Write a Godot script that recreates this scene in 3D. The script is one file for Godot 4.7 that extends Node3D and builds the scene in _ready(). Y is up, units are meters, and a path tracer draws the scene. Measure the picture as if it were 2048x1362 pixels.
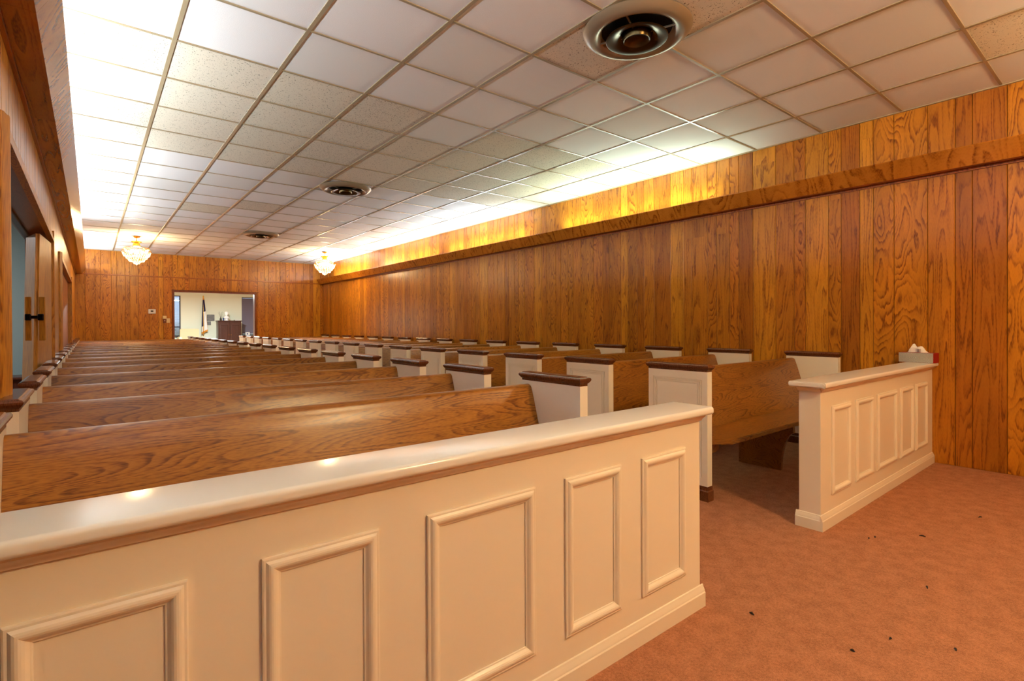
extends Node3D
# A chapel: two blocks of pews seen over a panelled half wall. x runs across the room, z = -depth, y up; metres.

const CEIL := 2.872
const XL := -0.275
const XR := 5.264
const DB := 15.27      # depth of the back wall
const DF := -3.2       # depth of the wall behind the camera
const GX := 0.409      # one main tee of the ceiling grid
const GD := 2.568      # one cross tee
const TILE := 0.6096
const FAR := 23.4      # far wall of the room beyond

var mats := {}
var taken := {}
var rng := RandomNumberGenerator.new()

func _ready() -> void:
	rng.seed = 7
	setup_camera()
	setup_environment()
	make_materials()
	build_shell()
	build_ceiling()
	build_planks()
	build_coves()
	build_left_doors()
	build_far_room()
	build_half_walls()
	build_pews()
	build_vents()
	build_chandeliers()
	build_small_things()

# ---------------------------------------------------------------- camera and light
func setup_camera() -> void:
	var f := 1045.0
	var th := 0.6782
	var pit := -0.0047
	var roll := -0.0046
	var right := Vector3(cos(th), 0, sin(th))
	var fwd := Vector3(sin(th), 0, -cos(th))
	var up := Vector3.UP
	var fwd2 := fwd * cos(pit) + up * sin(pit)
	var up2 := up * cos(pit) - fwd * sin(pit)
	var r3 := right * cos(roll) + up2 * sin(roll)
	var u3 := up2 * cos(roll) - right * sin(roll)
	var cam := Camera3D.new()
	cam.name = "camera"
	add_child(cam)
	cam.transform = Transform3D(Basis(r3, u3, -fwd2), Vector3(0, 1.124, 0))
	var near := 0.05
	cam.set_frustum(near * 1362.0 / f, Vector2(0, near * (653.34 - 681.0) / f), near, 200.0)
	cam.current = true

func setup_environment() -> void:
	var we := WorldEnvironment.new()
	we.name = "environment"
	var e := Environment.new()
	e.background_mode = Environment.BG_SKY
	var sky := Sky.new()
	var sm := ProceduralSkyMaterial.new()
	sm.sky_top_color = Color(0.30, 0.52, 0.86)
	sm.sky_horizon_color = Color(0.78, 0.88, 0.98)
	sm.ground_bottom_color = Color(0.25, 0.27, 0.22)
	sm.ground_horizon_color = Color(0.55, 0.60, 0.58)
	sm.sky_energy_multiplier = 1.0
	sky.sky_material = sm
	e.sky = sky
	e.background_energy_multiplier = 1.3
	e.tonemap_mode = Environment.TONE_MAPPER_LINEAR
	e.tonemap_exposure = 1.14
	e.sdfgi_enabled = true
	e.ssao_enabled = true
	e.ssil_enabled = true
	we.environment = e
	add_child(we)

const TUBE_COOL := Color(0.88, 0.96, 1.0)
const TUBE_GREEN := Color(0.88, 1.0, 0.92)
const TUBE_WARM := Color(1.0, 0.95, 0.88)
const BULB := Color(1.0, 0.87, 0.64)
const E_RIGHT := 3.2
const E_LEFT := 2.7
const E_FAR_CHANDELIER := 2.2
const E_NEAR_RIGHT := 1.5
const E_NEAR_MIDDLE := 9.6

# ---------------------------------------------------------------- helpers: names and tags
func numbered(called: String) -> String:
	var n: int = taken.get(called, 0)
	taken[called] = n + 1
	return called if n == 0 else "%s_%03d" % [called, n]

func thing(called: String, label: String, category: String, at := Vector3.ZERO, group := "") -> Node3D:
	var o := Node3D.new()
	o.name = numbered(called)
	add_child(o)
	o.position = at
	o.set_meta("label", label)
	o.set_meta("category", category)
	if group != "":
		o.set_meta("group", group)
	return o

func tag(o: Node, label: String, category: String, group := "") -> void:
	o.set_meta("label", label)
	o.set_meta("category", category)
	if group != "":
		o.set_meta("group", group)

func part(called: String, mesh: Mesh, mat: Material, parent: Node, at := Vector3.ZERO) -> MeshInstance3D:
	var o := MeshInstance3D.new()
	o.name = called if parent != self else numbered(called)
	o.mesh = mesh
	o.material_override = mat
	parent.add_child(o, true)
	o.position = at
	return o

func struct(called: String, mesh: Mesh, mat: Material, at := Vector3.ZERO) -> MeshInstance3D:
	var o := part(called, mesh, mat, self, at)
	o.set_meta("kind", "structure")
	return o

# ---------------------------------------------------------------- helpers: geometry
func begin() -> SurfaceTool:
	var st := SurfaceTool.new()
	st.begin(Mesh.PRIMITIVE_TRIANGLES)
	return st

func tri(st: SurfaceTool, a: Vector3, b: Vector3, c: Vector3, na: Vector3, nb: Vector3, nc: Vector3) -> void:
	var g := (b - a).cross(c - a)
	if g.dot(na + nb + nc) > 0.0:
		var t := b
		b = c
		c = t
		t = nb
		nb = nc
		nc = t
	st.set_normal(na)
	st.add_vertex(a)
	st.set_normal(nb)
	st.add_vertex(b)
	st.set_normal(nc)
	st.add_vertex(c)

func quad(st: SurfaceTool, a: Vector3, b: Vector3, c: Vector3, d: Vector3, n: Vector3) -> void:
	tri(st, a, b, c, n, n, n)
	tri(st, a, c, d, n, n, n)

func quad4(st: SurfaceTool, a: Vector3, b: Vector3, c: Vector3, d: Vector3, na: Vector3, nb: Vector3, nc: Vector3, nd: Vector3) -> void:
	tri(st, a, b, c, na, nb, nc)
	tri(st, a, c, d, na, nc, nd)

# a box with chamfered edges, in scene axes
func bbox(st: SurfaceTool, lo: Vector3, hi: Vector3, r := 0.0, tf := Transform3D.IDENTITY) -> void:
	var c := (lo + hi) * 0.5
	var h := (hi - lo) * 0.5
	r = minf(r, minf(h.x, minf(h.y, h.z)) * 0.9)
	for ax in 3:
		for s in [-1.0, 1.0]:
			var n := Vector3.ZERO
			n[ax] = s
			var b: int = (ax + 1) % 3
			var d: int = (ax + 2) % 3
			var p: Array[Vector3] = []
			for q in [[-1.0, -1.0], [1.0, -1.0], [1.0, 1.0], [-1.0, 1.0]]:
				var v := c
				v[ax] += s * h[ax]
				v[b] += q[0] * (h[b] - r)
				v[d] += q[1] * (h[d] - r)
				p.append(tf * v)
			quad(st, p[0], p[1], p[2], p[3], tf.basis * n)
	if r <= 0.0:
		return
	for ax in 3:
		var b: int = (ax + 1) % 3
		var d: int = (ax + 2) % 3
		for sb in [-1.0, 1.0]:
			for sd in [-1.0, 1.0]:
				var n := Vector3.ZERO
				n[b] = sb
				n[d] = sd
				var p: Array[Vector3] = []
				for q in [[-1.0, 0], [1.0, 0], [1.0, 1], [-1.0, 1]]:
					var v := c
					v[ax] += q[0] * (h[ax] - r)
					v[b] += sb * (h[b] - (0.0 if q[1] == 0 else r))
					v[d] += sd * (h[d] - (r if q[1] == 0 else 0.0))
					p.append(tf * v)
				quad(st, p[0], p[1], p[2], p[3], tf.basis * n.normalized())
	for sx in [-1.0, 1.0]:
		for sy in [-1.0, 1.0]:
			for sz in [-1.0, 1.0]:
				var n := Vector3(sx, sy, sz).normalized()
				var p := c + Vector3(sx * h.x, sy * h.y, sz * h.z)
				var nn: Vector3 = tf.basis * n
				tri(st, tf * (p - Vector3(0, sy * r, sz * r)), tf * (p - Vector3(sx * r, 0, sz * r)), tf * (p - Vector3(sx * r, sy * r, 0)), nn, nn, nn)

func box_mesh(lo: Vector3, hi: Vector3, r := 0.0) -> ArrayMesh:
	var st := begin()
	bbox(st, lo, hi, r)
	return st.commit()

# box given in x, y, depth
func dbox(x0: float, x1: float, y0: float, y1: float, d0: float, d1: float, r := 0.0) -> ArrayMesh:
	return box_mesh(Vector3(x0, y0, -d1), Vector3(x1, y1, -d0), r)

# polygon (a, b) swept along a straight axis; map(a, b, t) places it
func sweep(st: SurfaceTool, poly: PackedVector2Array, t0: float, t1: float, ea: Vector3, eb: Vector3, et: Vector3, org := Vector3.ZERO, caps := true) -> void:
	var n := poly.size()
	var area := 0.0
	for i in n:
		area += poly[i].cross(poly[(i + 1) % n])
	var sgn := 1.0 if area > 0.0 else -1.0
	var en: Array[Vector2] = []
	for i in n:
		var e := (poly[(i + 1) % n] - poly[i]).normalized()
		en.append(Vector2(e.y, -e.x) * sgn)
	for i in n:
		var j := (i + 1) % n
		var n0 := en[i]
		var n1 := en[i]
		var pv := en[(i + n - 1) % n]
		var nx := en[j]
		if pv.dot(n0) > 0.86:
			n0 = (pv + n0).normalized()
		if nx.dot(n1) > 0.86:
			n1 = (nx + n1).normalized()
		var a0 := org + ea * poly[i].x + eb * poly[i].y
		var a1 := org + ea * poly[j].x + eb * poly[j].y
		var v0 := ea * n0.x + eb * n0.y
		var v1 := ea * n1.x + eb * n1.y
		quad4(st, a0 + et * t0, a1 + et * t0, a1 + et * t1, a0 + et * t1, v0, v1, v1, v0)
	if caps:
		var idx := Geometry2D.triangulate_polygon(poly)
		for k in range(0, idx.size(), 3):
			for side in [[t0, -1.0], [t1, 1.0]]:
				var p: Array[Vector3] = []
				for m in 3:
					var q := poly[idx[k + m]]
					p.append(org + ea * q.x + eb * q.y + et * float(side[0]))
				var nn: Vector3 = et * float(side[1])
				tri(st, p[0], p[1], p[2], nn, nn, nn)

const DX := Vector3(1, 0, 0)
const DY := Vector3(0, 1, 0)
const DD := Vector3(0, 0, -1)

func sweep_mesh(poly: PackedVector2Array, t0: float, t1: float, ea: Vector3, eb: Vector3, et: Vector3, org := Vector3.ZERO) -> ArrayMesh:
	var st := begin()
	sweep(st, poly, t0, t1, ea, eb, et, org)
	return st.commit()

func lathe(st: SurfaceTool, prof: Array, seg: int, org := Vector3.ZERO) -> void:
	var n := prof.size()
	var nr: Array[Vector2] = []
	for i in n - 1:
		var e: Vector2 = (prof[i + 1] - prof[i])
		e = e.normalized()
		nr.append(Vector2(e.y, -e.x))
	for i in n - 1:
		var n0 := nr[i]
		var n1 := nr[i]
		if i > 0 and nr[i - 1].dot(n0) > 0.6:
			n0 = (nr[i - 1] + n0).normalized()
		if i < n - 2 and nr[i + 1].dot(n1) > 0.6:
			n1 = (nr[i + 1] + n1).normalized()
		for k in seg:
			var a := TAU * k / seg
			var b := TAU * (k + 1) / seg
			var ca := Vector3(cos(a), 0, sin(a))
			var cb := Vector3(cos(b), 0, sin(b))
			var p: Vector2 = prof[i]
			var q: Vector2 = prof[i + 1]
			var va := org + ca * p.x + DY * p.y
			var vb := org + cb * p.x + DY * p.y
			var vc := org + cb * q.x + DY * q.y
			var vd := org + ca * q.x + DY * q.y
			if p.x > 1e-5:
				tri(st, va, vb, vc, ca * n0.x + DY * n0.y, cb * n0.x + DY * n0.y, cb * n1.x + DY * n1.y)
			if q.x > 1e-5:
				tri(st, va, vc, vd, ca * n0.x + DY * n0.y, cb * n1.x + DY * n1.y, ca * n1.x + DY * n1.y)

func lathe_mesh(prof: Array, seg: int, org := Vector3.ZERO) -> ArrayMesh:
	var st := begin()
	lathe(st, prof, seg, org)
	return st.commit()

# a straight round bar
func bar(st: SurfaceTool, a: Vector3, b: Vector3, r0: float, r1: float, seg := 8) -> void:
	var d := (b - a).normalized()
	var s := d.cross(Vector3.UP if absf(d.y) < 0.9 else Vector3.RIGHT).normalized()
	var t := d.cross(s)
	for k in seg:
		var u := s * cos(TAU * k / seg) + t * sin(TAU * k / seg)
		var v := s * cos(TAU * (k + 1) / seg) + t * sin(TAU * (k + 1) / seg)
		quad4(st, a + u * r0, a + v * r0, b + v * r1, b + u * r1, u, v, v, u)
		tri(st, a, a + u * r0, a + v * r0, -d, -d, -d)
		tri(st, b, b + u * r1, b + v * r1, d, d, d)

# a mitred picture-frame moulding on a plane: profile of (inset, height)
func frame_mesh(w: float, h: float, prof: Array, ea: Vector3, eb: Vector3, en: Vector3) -> ArrayMesh:
	var st := begin()
	for i in prof.size() - 1:
		var p: Vector2 = prof[i]
		var q: Vector2 = prof[i + 1]
		var cp := [Vector2(p.x, p.x), Vector2(w - p.x, p.x), Vector2(w - p.x, h - p.x), Vector2(p.x, h - p.x)]
		var cq := [Vector2(q.x, q.x), Vector2(w - q.x, q.x), Vector2(w - q.x, h - q.x), Vector2(q.x, h - q.x)]
		var ins := [Vector2(0, 1), Vector2(-1, 0), Vector2(0, -1), Vector2(1, 0)]
		for k in 4:
			var a: Vector2 = cp[k]
			var b: Vector2 = cp[(k + 1) % 4]
			var c: Vector2 = cq[(k + 1) % 4]
			var d: Vector2 = cq[k]
			var run := q.x - p.x
			var rise := q.y - p.y
			var nn := Vector2(-rise, run).normalized()
			var iv: Vector2 = ins[k]
			var n := (ea * iv.x + eb * iv.y) * nn.x + en * nn.y
			quad(st, ea * a.x + eb * a.y + en * p.y, ea * b.x + eb * b.y + en * p.y, ea * c.x + eb * c.y + en * q.y, ea * d.x + eb * d.y + en * q.y, n)
	return st.commit()

# ---------------------------------------------------------------- textures and materials
func noise(seed_: int, freq := 1.0, oct := 3, kind := FastNoiseLite.TYPE_SIMPLEX_SMOOTH) -> FastNoiseLite:
	var n := FastNoiseLite.new()
	n.seed = seed_
	n.noise_type = kind
	n.frequency = freq
	n.fractal_octaves = oct
	n.fractal_type = FastNoiseLite.FRACTAL_FBM if oct > 1 else FastNoiseLite.FRACTAL_NONE
	return n

# veneer: contour lines of a stretched noise field make the cathedral figure; fine streaks make the pores
func wood_texture(w: int, h: int, mw: float, mh: float, along_u: bool, fa: float, fc: float, rings: float, line: Color, pore: float, wob: float, seed_: int) -> ImageTexture:
	var big := noise(seed_, 1.0, 2)
	var wig := noise(seed_ + 1, 1.0, 2)
	var fine := noise(seed_ + 2, 1.0, 1)
	var tone := noise(seed_ + 3, 1.0, 1)
	var fade := noise(seed_ + 4, 1.0, 2)
	var data := PackedByteArray()
	data.resize(w * h * 3)
	var at := 0
	for y in h:
		var my := mh * y / h
		for x in w:
			var mx := mw * x / w
			var al := mx if along_u else my
			var ac := my if along_u else mx
			var f := big.get_noise_2d(ac * fc, al * fa) + wob * wig.get_noise_2d(ac * 30.0, al * 5.0)
			var t := f * rings + 40.0
			t -= floorf(t)
			var p := (0.25 * smoothstep(0.0, 0.6, t) + 0.75 * smoothstep(0.5, 0.86, t)) * (1.0 - smoothstep(0.88, 1.0, t))
			var s := fine.get_noise_2d(ac * 620.0, al * 26.0)
			p *= 0.35 + 0.65 * smoothstep(-0.45, 0.35, fade.get_noise_2d(ac * 9.0, al * 2.2))
			p = clampf(p * (0.75 + 0.5 * s) + pore * maxf(0.0, s - 0.05), 0.0, 1.0)
			var g := 0.93 + 0.07 * tone.get_noise_2d(ac * 3.0, al * 0.6)
			data[at] = int(255.0 * clampf(g * (1.0 + (line.r - 1.0) * p), 0.0, 1.0))
			data[at + 1] = int(255.0 * clampf(g * (1.0 + (line.g - 1.0) * p), 0.0, 1.0))
			data[at + 2] = int(255.0 * clampf(g * (1.0 + (line.b - 1.0) * p), 0.0, 1.0))
			at += 3
	return ImageTexture.create_from_image(Image.create_from_data(w, h, false, Image.FORMAT_RGB8, data))

func carpet_texture(n: int) -> ImageTexture:
	var a := noise(31, 0.55, 2)
	var b := noise(32, 0.012, 3)
	var c := noise(33, 0.08, 2)
	var data := PackedByteArray()
	data.resize(n * n * 3)
	var at := 0
	for y in n:
		for x in n:
			var v := 0.82 + 0.34 * a.get_noise_2d(x, y) + 0.07 * b.get_noise_2d(x, y) + 0.08 * c.get_noise_2d(x, y)
			data[at] = int(255.0 * clampf(v, 0.0, 1.0))
			data[at + 1] = int(255.0 * clampf(v * 0.985, 0.0, 1.0))
			data[at + 2] = int(255.0 * clampf(v * 0.97, 0.0, 1.0))
			at += 3
	return ImageTexture.create_from_image(Image.create_from_data(n, n, false, Image.FORMAT_RGB8, data))

func grain_height(n: int, freq: float, seed_: int) -> ImageTexture:
	var im := noise(seed_, freq, 2).get_image(n, n)
	return ImageTexture.create_from_image(im)

# mineral-fibre ceiling board: worm holes and pin holes
func fissured_texture(n: int, count: int, seed_: int) -> ImageTexture:
	var r := RandomNumberGenerator.new()
	r.seed = seed_
	var im := Image.create(n, n, false, Image.FORMAT_RGB8)
	im.fill(Color(0.97, 0.965, 0.95))
	for k in count:
		var x := r.randi_range(2, n - 8)
		var y := r.randi_range(2, n - 8)
		var g := r.randf_range(0.42, 0.74)
		var big := r.randf() < 0.12
		var dir := r.randf() * TAU
		var steps := r.randi_range(2, 4) if big else r.randi_range(1, 2)
		for s in steps:
			var px := clampi(x + int(cos(dir) * s * 3.0), 0, n - 6)
			var py := clampi(y + int(sin(dir) * s * 3.0), 0, n - 6)
			var sz := 5 if big else 3
			im.fill_rect(Rect2i(px, py, sz, sz), Color(g, g * 0.95, g * 0.85))
	for k in count * 3:
		var x := r.randi_range(0, n - 2)
		var y := r.randi_range(0, n - 2)
		var g := r.randf_range(0.72, 0.9)
		im.set_pixel(x, y, Color(g, g * 0.97, g * 0.92))
	return ImageTexture.create_from_image(im)

func mat(called: String, col: Color, rough := 0.6, metal := 0.0, spec := 0.5) -> StandardMaterial3D:
	var m := StandardMaterial3D.new()
	m.resource_name = called
	m.albedo_color = col
	m.roughness = rough
	m.metallic = metal
	m.metallic_specular = spec
	mats[called] = m
	return m

func triplanar(m: StandardMaterial3D, tex: Texture2D, scale_: Vector3, offset := Vector3.ZERO, world := true) -> StandardMaterial3D:
	m.albedo_texture = tex
	m.uv1_triplanar = true
	m.uv1_world_triplanar = world
	m.uv1_triplanar_sharpness = 8.0
	m.uv1_scale = scale_
	m.uv1_offset = offset
	return m

func make_materials() -> void:
	var veneer_a := wood_texture(640, 1280, 1.6, 3.2, false, 1.0, 4.5, 4.5, Color(0.57, 0.45, 0.31), 0.12, 0.06, 101)
	var veneer_b := wood_texture(640, 1280, 1.6, 3.2, false, 0.45, 7.0, 3.6, Color(0.64, 0.53, 0.40), 0.15, 0.05, 202)
	var oak := wood_texture(1536, 400, 2.4, 0.625, true, 0.5, 5.5, 9.0, Color(0.60, 0.50, 0.40), 0.5, 0.010, 303)
	var plain := wood_texture(400, 400, 0.8, 0.8, false, 1.2, 14.0, 6.0, Color(0.70, 0.60, 0.50), 0.6, 0.01, 404)
	# wall veneer, eight tones
	var tones := [Color(0.84, 0.54, 0.13), Color(0.81, 0.51, 0.12), Color(0.76, 0.47, 0.11), Color(0.88, 0.59, 0.15), Color(0.80, 0.49, 0.12), Color(0.72, 0.43, 0.10), Color(0.84, 0.54, 0.12), Color(0.79, 0.50, 0.12)]
	for i in 8:
		var m := mat("wall_veneer_%d" % i, tones[i], 0.30, 0.0, 0.45)
		triplanar(m, veneer_a if i % 2 == 0 else veneer_b, Vector3(0.625, 0.3125, 0.625), Vector3(0.37 * i, 0.05 * i, 0.53 * i + 0.21))
	# pew oak, six pieces of veneer
	for i in 6:
		var m := mat("oak_%d" % i, [Color(0.70, 0.45, 0.15), Color(0.66, 0.42, 0.14), Color(0.69, 0.44, 0.14), Color(0.65, 0.42, 0.15), Color(0.71, 0.46, 0.16), Color(0.67, 0.43, 0.15)][i], 0.30, 0.0, 0.5)
		triplanar(m, oak, Vector3(1.0 / 2.4, 1.6, 1.6), Vector3([0.11, 0.45, 0.11, 0.62, 0.3, 0.8][i], [0.0, 0.31, 0.62, 0.17, 0.8, 0.5][i], 0.4 * i))
	var m2: StandardMaterial3D
	m2 = mat("cap_wood", Color(0.47, 0.27, 0.15), 0.22)
	triplanar(m2, plain, Vector3(3.0, 3.0, 0.9))
	m2 = mat("trim_wood", Color(0.74, 0.42, 0.13), 0.28)
	triplanar(m2, plain, Vector3(1.5, 1.1, 0.5))
	m2 = mat("valance_wood", Color(0.76, 0.46, 0.13), 0.22)
	triplanar(m2, veneer_b, Vector3(0.6, 0.6, 0.25))
	m2 = mat("casing_wood", Color(0.52, 0.25, 0.10), 0.3)
	triplanar(m2, plain, Vector3(1.5, 0.8, 1.5))
	m2 = mat("door_wood", Color(0.86, 0.58, 0.20), 0.42)
	triplanar(m2, plain, Vector3(1.2, 0.5, 1.2))
	m2 = mat("door_red", Color(0.80, 0.46, 0.22), 0.3)
	triplanar(m2, plain, Vector3(1.2, 0.5, 1.2))
	m2 = mat("door_red_b", Color(0.76, 0.43, 0.20), 0.3)
	triplanar(m2, plain, Vector3(1.2, 0.5, 1.2), Vector3(0.4, 0.1, 0.3))
	mat("backing", Color(0.14, 0.07, 0.03), 0.8)
	# paint
	mat("cream_paint", Color(0.94, 0.88, 0.78), 0.30, 0.0, 0.5)
	mat("cream_gloss", Color(0.94, 0.91, 0.86), 0.17, 0.0, 0.5)
	mat("pew_paint", Color(0.97, 0.93, 0.85), 0.35, 0.0, 0.5)
	# ceiling
	var fis := fissured_texture(1024, 2600, 5)
	var fis2 := fissured_texture(1024, 4600, 6)
	var stip := grain_height(512, 0.35, 9)
	for i in 3:
		var m := mat("tile_new_%d" % i, [Color(0.93, 0.92, 0.91), Color(0.91, 0.90, 0.88), Color(0.94, 0.93, 0.92)][i], 0.85, 0.0, 0.3)
		m.uv1_triplanar = true
		m.uv1_world_triplanar = true
		m.uv1_scale = Vector3(1.6, 1.6, 1.6)
		m.uv1_offset = Vector3(0.3 * i, 0, 0.2 * i)
		m.heightmap_enabled = true
		m.heightmap_texture = stip
		m.heightmap_scale = 0.12
	for i in 3:
		var m := mat("tile_old_%d" % i, [Color(0.91, 0.88, 0.81), Color(0.90, 0.87, 0.81), Color(0.92, 0.88, 0.81)][i], 0.9, 0.0, 0.2)
		triplanar(m, fis if i != 1 else fis2, Vector3(1.2, 1.2, 1.2), Vector3(0.41 * i, 0, 0.77 * i))
	mat("tee_metal", Color(0.64, 0.57, 0.45), 0.32, 0.0, 0.6)
	# floor
	var carpet := mat("carpet", Color(0.79, 0.54, 0.40), 0.95, 0.0, 0.1)
	triplanar(carpet, carpet_texture(1024), Vector3(0.9, 0.9, 0.9))
	carpet.heightmap_enabled = true
	carpet.heightmap_texture = grain_height(512, 0.5, 12)
	carpet.heightmap_scale = 0.3
	mat("speck", Color(0.16, 0.11, 0.08), 0.9)
	# metals, glass, others
	mat("vent_metal", Color(0.60, 0.53, 0.43), 0.34, 0.35)
	mat("vent_bronze", Color(0.33, 0.26, 0.15), 0.28, 0.9)
	mat("black", Color(0.02, 0.02, 0.02), 0.9)
	mat("dark_metal", Color(0.12, 0.07, 0.07), 0.35, 0.7)
	mat("brass", Color(0.90, 0.68, 0.28), 0.2, 1.0)
	var cr := mat("crystal", Color(1.0, 0.99, 0.97, 0.55), 0.08, 0.0, 0.8)
	cr.transparency = BaseMaterial3D.TRANSPARENCY_ALPHA
	var gl := mat("window_glass", Color(0.9, 0.95, 1.0, 0.08), 0.02)
	gl.transparency = BaseMaterial3D.TRANSPARENCY_ALPHA
	var bl := mat("bulb_light", Color(1, 0.9, 0.75))
	bl.emission_enabled = true
	bl.emission = Color(1.0, 0.90, 0.74)
	bl.emission_energy_multiplier = 18.0
	for t in [["tube_light_cool", TUBE_COOL], ["tube_light_green", TUBE_GREEN], ["tube_light_warm", TUBE_WARM]]:
		var tm := mat(t[0], Color(0.95, 0.95, 0.95))
		tm.emission_enabled = true
		tm.emission = t[1]
		tm.emission_energy_multiplier = 25.0
	var lb := mat("added_lamp_bowl_light", Color(0.95, 0.95, 0.95))  # glowing bowl of the two added room lamps
	lb.emission_enabled = true
	lb.emission = Color(1.0, 0.98, 0.94)
	lb.emission_energy_multiplier = 3.0
	mat("white_metal", Color(0.9, 0.9, 0.88), 0.35)
	mat("white_plastic", Color(0.92, 0.90, 0.86), 0.4)
	mat("screen_dark", Color(0.10, 0.12, 0.11), 0.2)
	mat("ivory", Color(0.90, 0.80, 0.58), 0.4)
	mat("teal_wall", Color(0.47, 0.54, 0.53), 0.8)
	mat("sage_wall", Color(0.85, 0.87, 0.80), 0.8)
	mat("white_wall", Color(0.92, 0.92, 0.90), 0.8)
	m2 = mat("mahogany", Color(0.30, 0.15, 0.10), 0.3)
	triplanar(m2, plain, Vector3(1.5, 0.7, 1.5))
	mat("blind_dark", Color(0.44, 0.41, 0.47), 0.5)
	mat("window_frame", Color(0.20, 0.18, 0.19), 0.5)
	mat("flag_white", Color(0.92, 0.91, 0.90), 0.8)
	mat("flag_blue", Color(0.10, 0.13, 0.32), 0.8)
	mat("fringe", Color(0.86, 0.60, 0.20), 0.7)
	mat("upholstery", Color(0.80, 0.74, 0.60), 0.9)
	mat("piping", Color(0.90, 0.88, 0.74), 0.8)
	mat("ceramic", Color(0.95, 0.95, 0.96), 0.25)
	mat("bottle_glass", Color(0.20, 0.16, 0.14), 0.15)
	mat("blue_tin", Color(0.08, 0.14, 0.42), 0.35)
	mat("tissue", Color(0.97, 0.95, 0.93), 0.9)
	mat("box_red", Color(0.62, 0.02, 0.05), 0.5)
	mat("leaf", Color(0.28, 0.42, 0.20), 0.8)
	mat("bark", Color(0.25, 0.18, 0.12), 0.9)
	# print: nested chevrons on the tissue box
	var im := Image.create(192, 64, false, Image.FORMAT_RGB8)
	for y in 64:
		for x in 192:
			var cell := x % 48
			var q := absi(cell - 24) + absi((y % 64) - 32)
			var on := (q / 3) % 2 == 0
			im.set_pixel(x, y, Color(0.93, 0.91, 0.88) if on else Color(0.36, 0.33, 0.30))
	var pr := mat("chevron_print", Color.WHITE, 0.6)
	pr.albedo_texture = ImageTexture.create_from_image(im)
	# print: abstract black and white pattern of the two small pictures
	var pn := noise(77, 0.09, 3)
	var ip := Image.create(96, 96, false, Image.FORMAT_RGB8)
	for y in 96:
		for x in 96:
			var v := pn.get_noise_2d(x * 1.4 + y * 0.5, y * 1.6)
			ip.set_pixel(x, y, Color(0.85, 0.85, 0.83) if absf(v) < 0.10 else Color(0.10, 0.10, 0.11))
	var pp := mat("picture_print", Color.WHITE, 0.5)
	pp.albedo_texture = ImageTexture.create_from_image(ip)

# ---------------------------------------------------------------- the room
func build_shell() -> void:
	struct("floor", dbox(-4.2, 8.0, -0.12, 0.0, DF - 0.2, FAR + 0.3), mats.carpet)
	# right wall, back wall with a doorway, wall behind the camera, left wall with two openings
	var wr := struct("wall_right", dbox(XR + 0.008, XR + 0.15, 0, CEIL + 0.2, DF - 0.15, DB + 0.15), mats.backing)
	wr.set_meta("label", "long right wall of random width wood planks")
	var st := begin()
	for b in [[XL - 0.15, 1.60, 0.0, CEIL + 0.2], [1.60, 3.425, 1.965, CEIL + 0.2], [3.425, XR + 0.15, 0.0, CEIL + 0.2]]:
		bbox(st, Vector3(b[0], b[2], -DB - 0.14), Vector3(b[1], b[3], -DB - 0.008))
	struct("wall_back", st.commit(), mats.backing)
	struct("wall_front", dbox(XL - 0.15, XR + 0.15, 0, CEIL + 0.2, DF - 0.15, DF), mats.wall_veneer_1)
	st = begin()
	for b in [[DF - 0.15, 2.77, 0.0, CEIL + 0.2], [2.77, 5.91, 1.86, CEIL + 0.2], [5.91, 7.51, 0.0, CEIL + 0.2], [7.51, 11.23, 1.86, CEIL + 0.2], [11.23, DB + 0.15, 0.0, CEIL + 0.2]]:
		bbox(st, Vector3(XL - 0.14, b[2], -b[1]), Vector3(XL - 0.008, b[3], -b[0]))
	struct("wall_left", st.commit(), mats.backing)
	# room beyond the left opening
	struct("wall_side_room", dbox(-4.2, -4.05, 0, 2.7, 0.5, 9.2), mats.teal_wall)
	st = begin()
	bbox(st, Vector3(-4.05, 0, -9.2), Vector3(XL - 0.14, 2.7, -9.05))
	bbox(st, Vector3(-4.05, 0, -0.65), Vector3(XL - 0.14, 2.7, -0.5))
	struct("wall_side_room_end", st.commit(), mats.teal_wall)
	struct("ceiling_side_room", dbox(-4.2, XL - 0.14, 2.7, 2.8, 0.5, 9.2), mats.white_wall)

func tile_old(c: int, r: int) -> bool:
	if c == 3 and (r == -2 or r == -1):
		return true
	if c >= 6 and r <= -4:
		return c == 6 or r == -5
	if r < 2 or r > 5:
		return (c == 2 and r == 9) or (c == 1 and r == 10)
	return not ((c == -1 and r == 3) or (c == 3 and r == 2))

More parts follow.
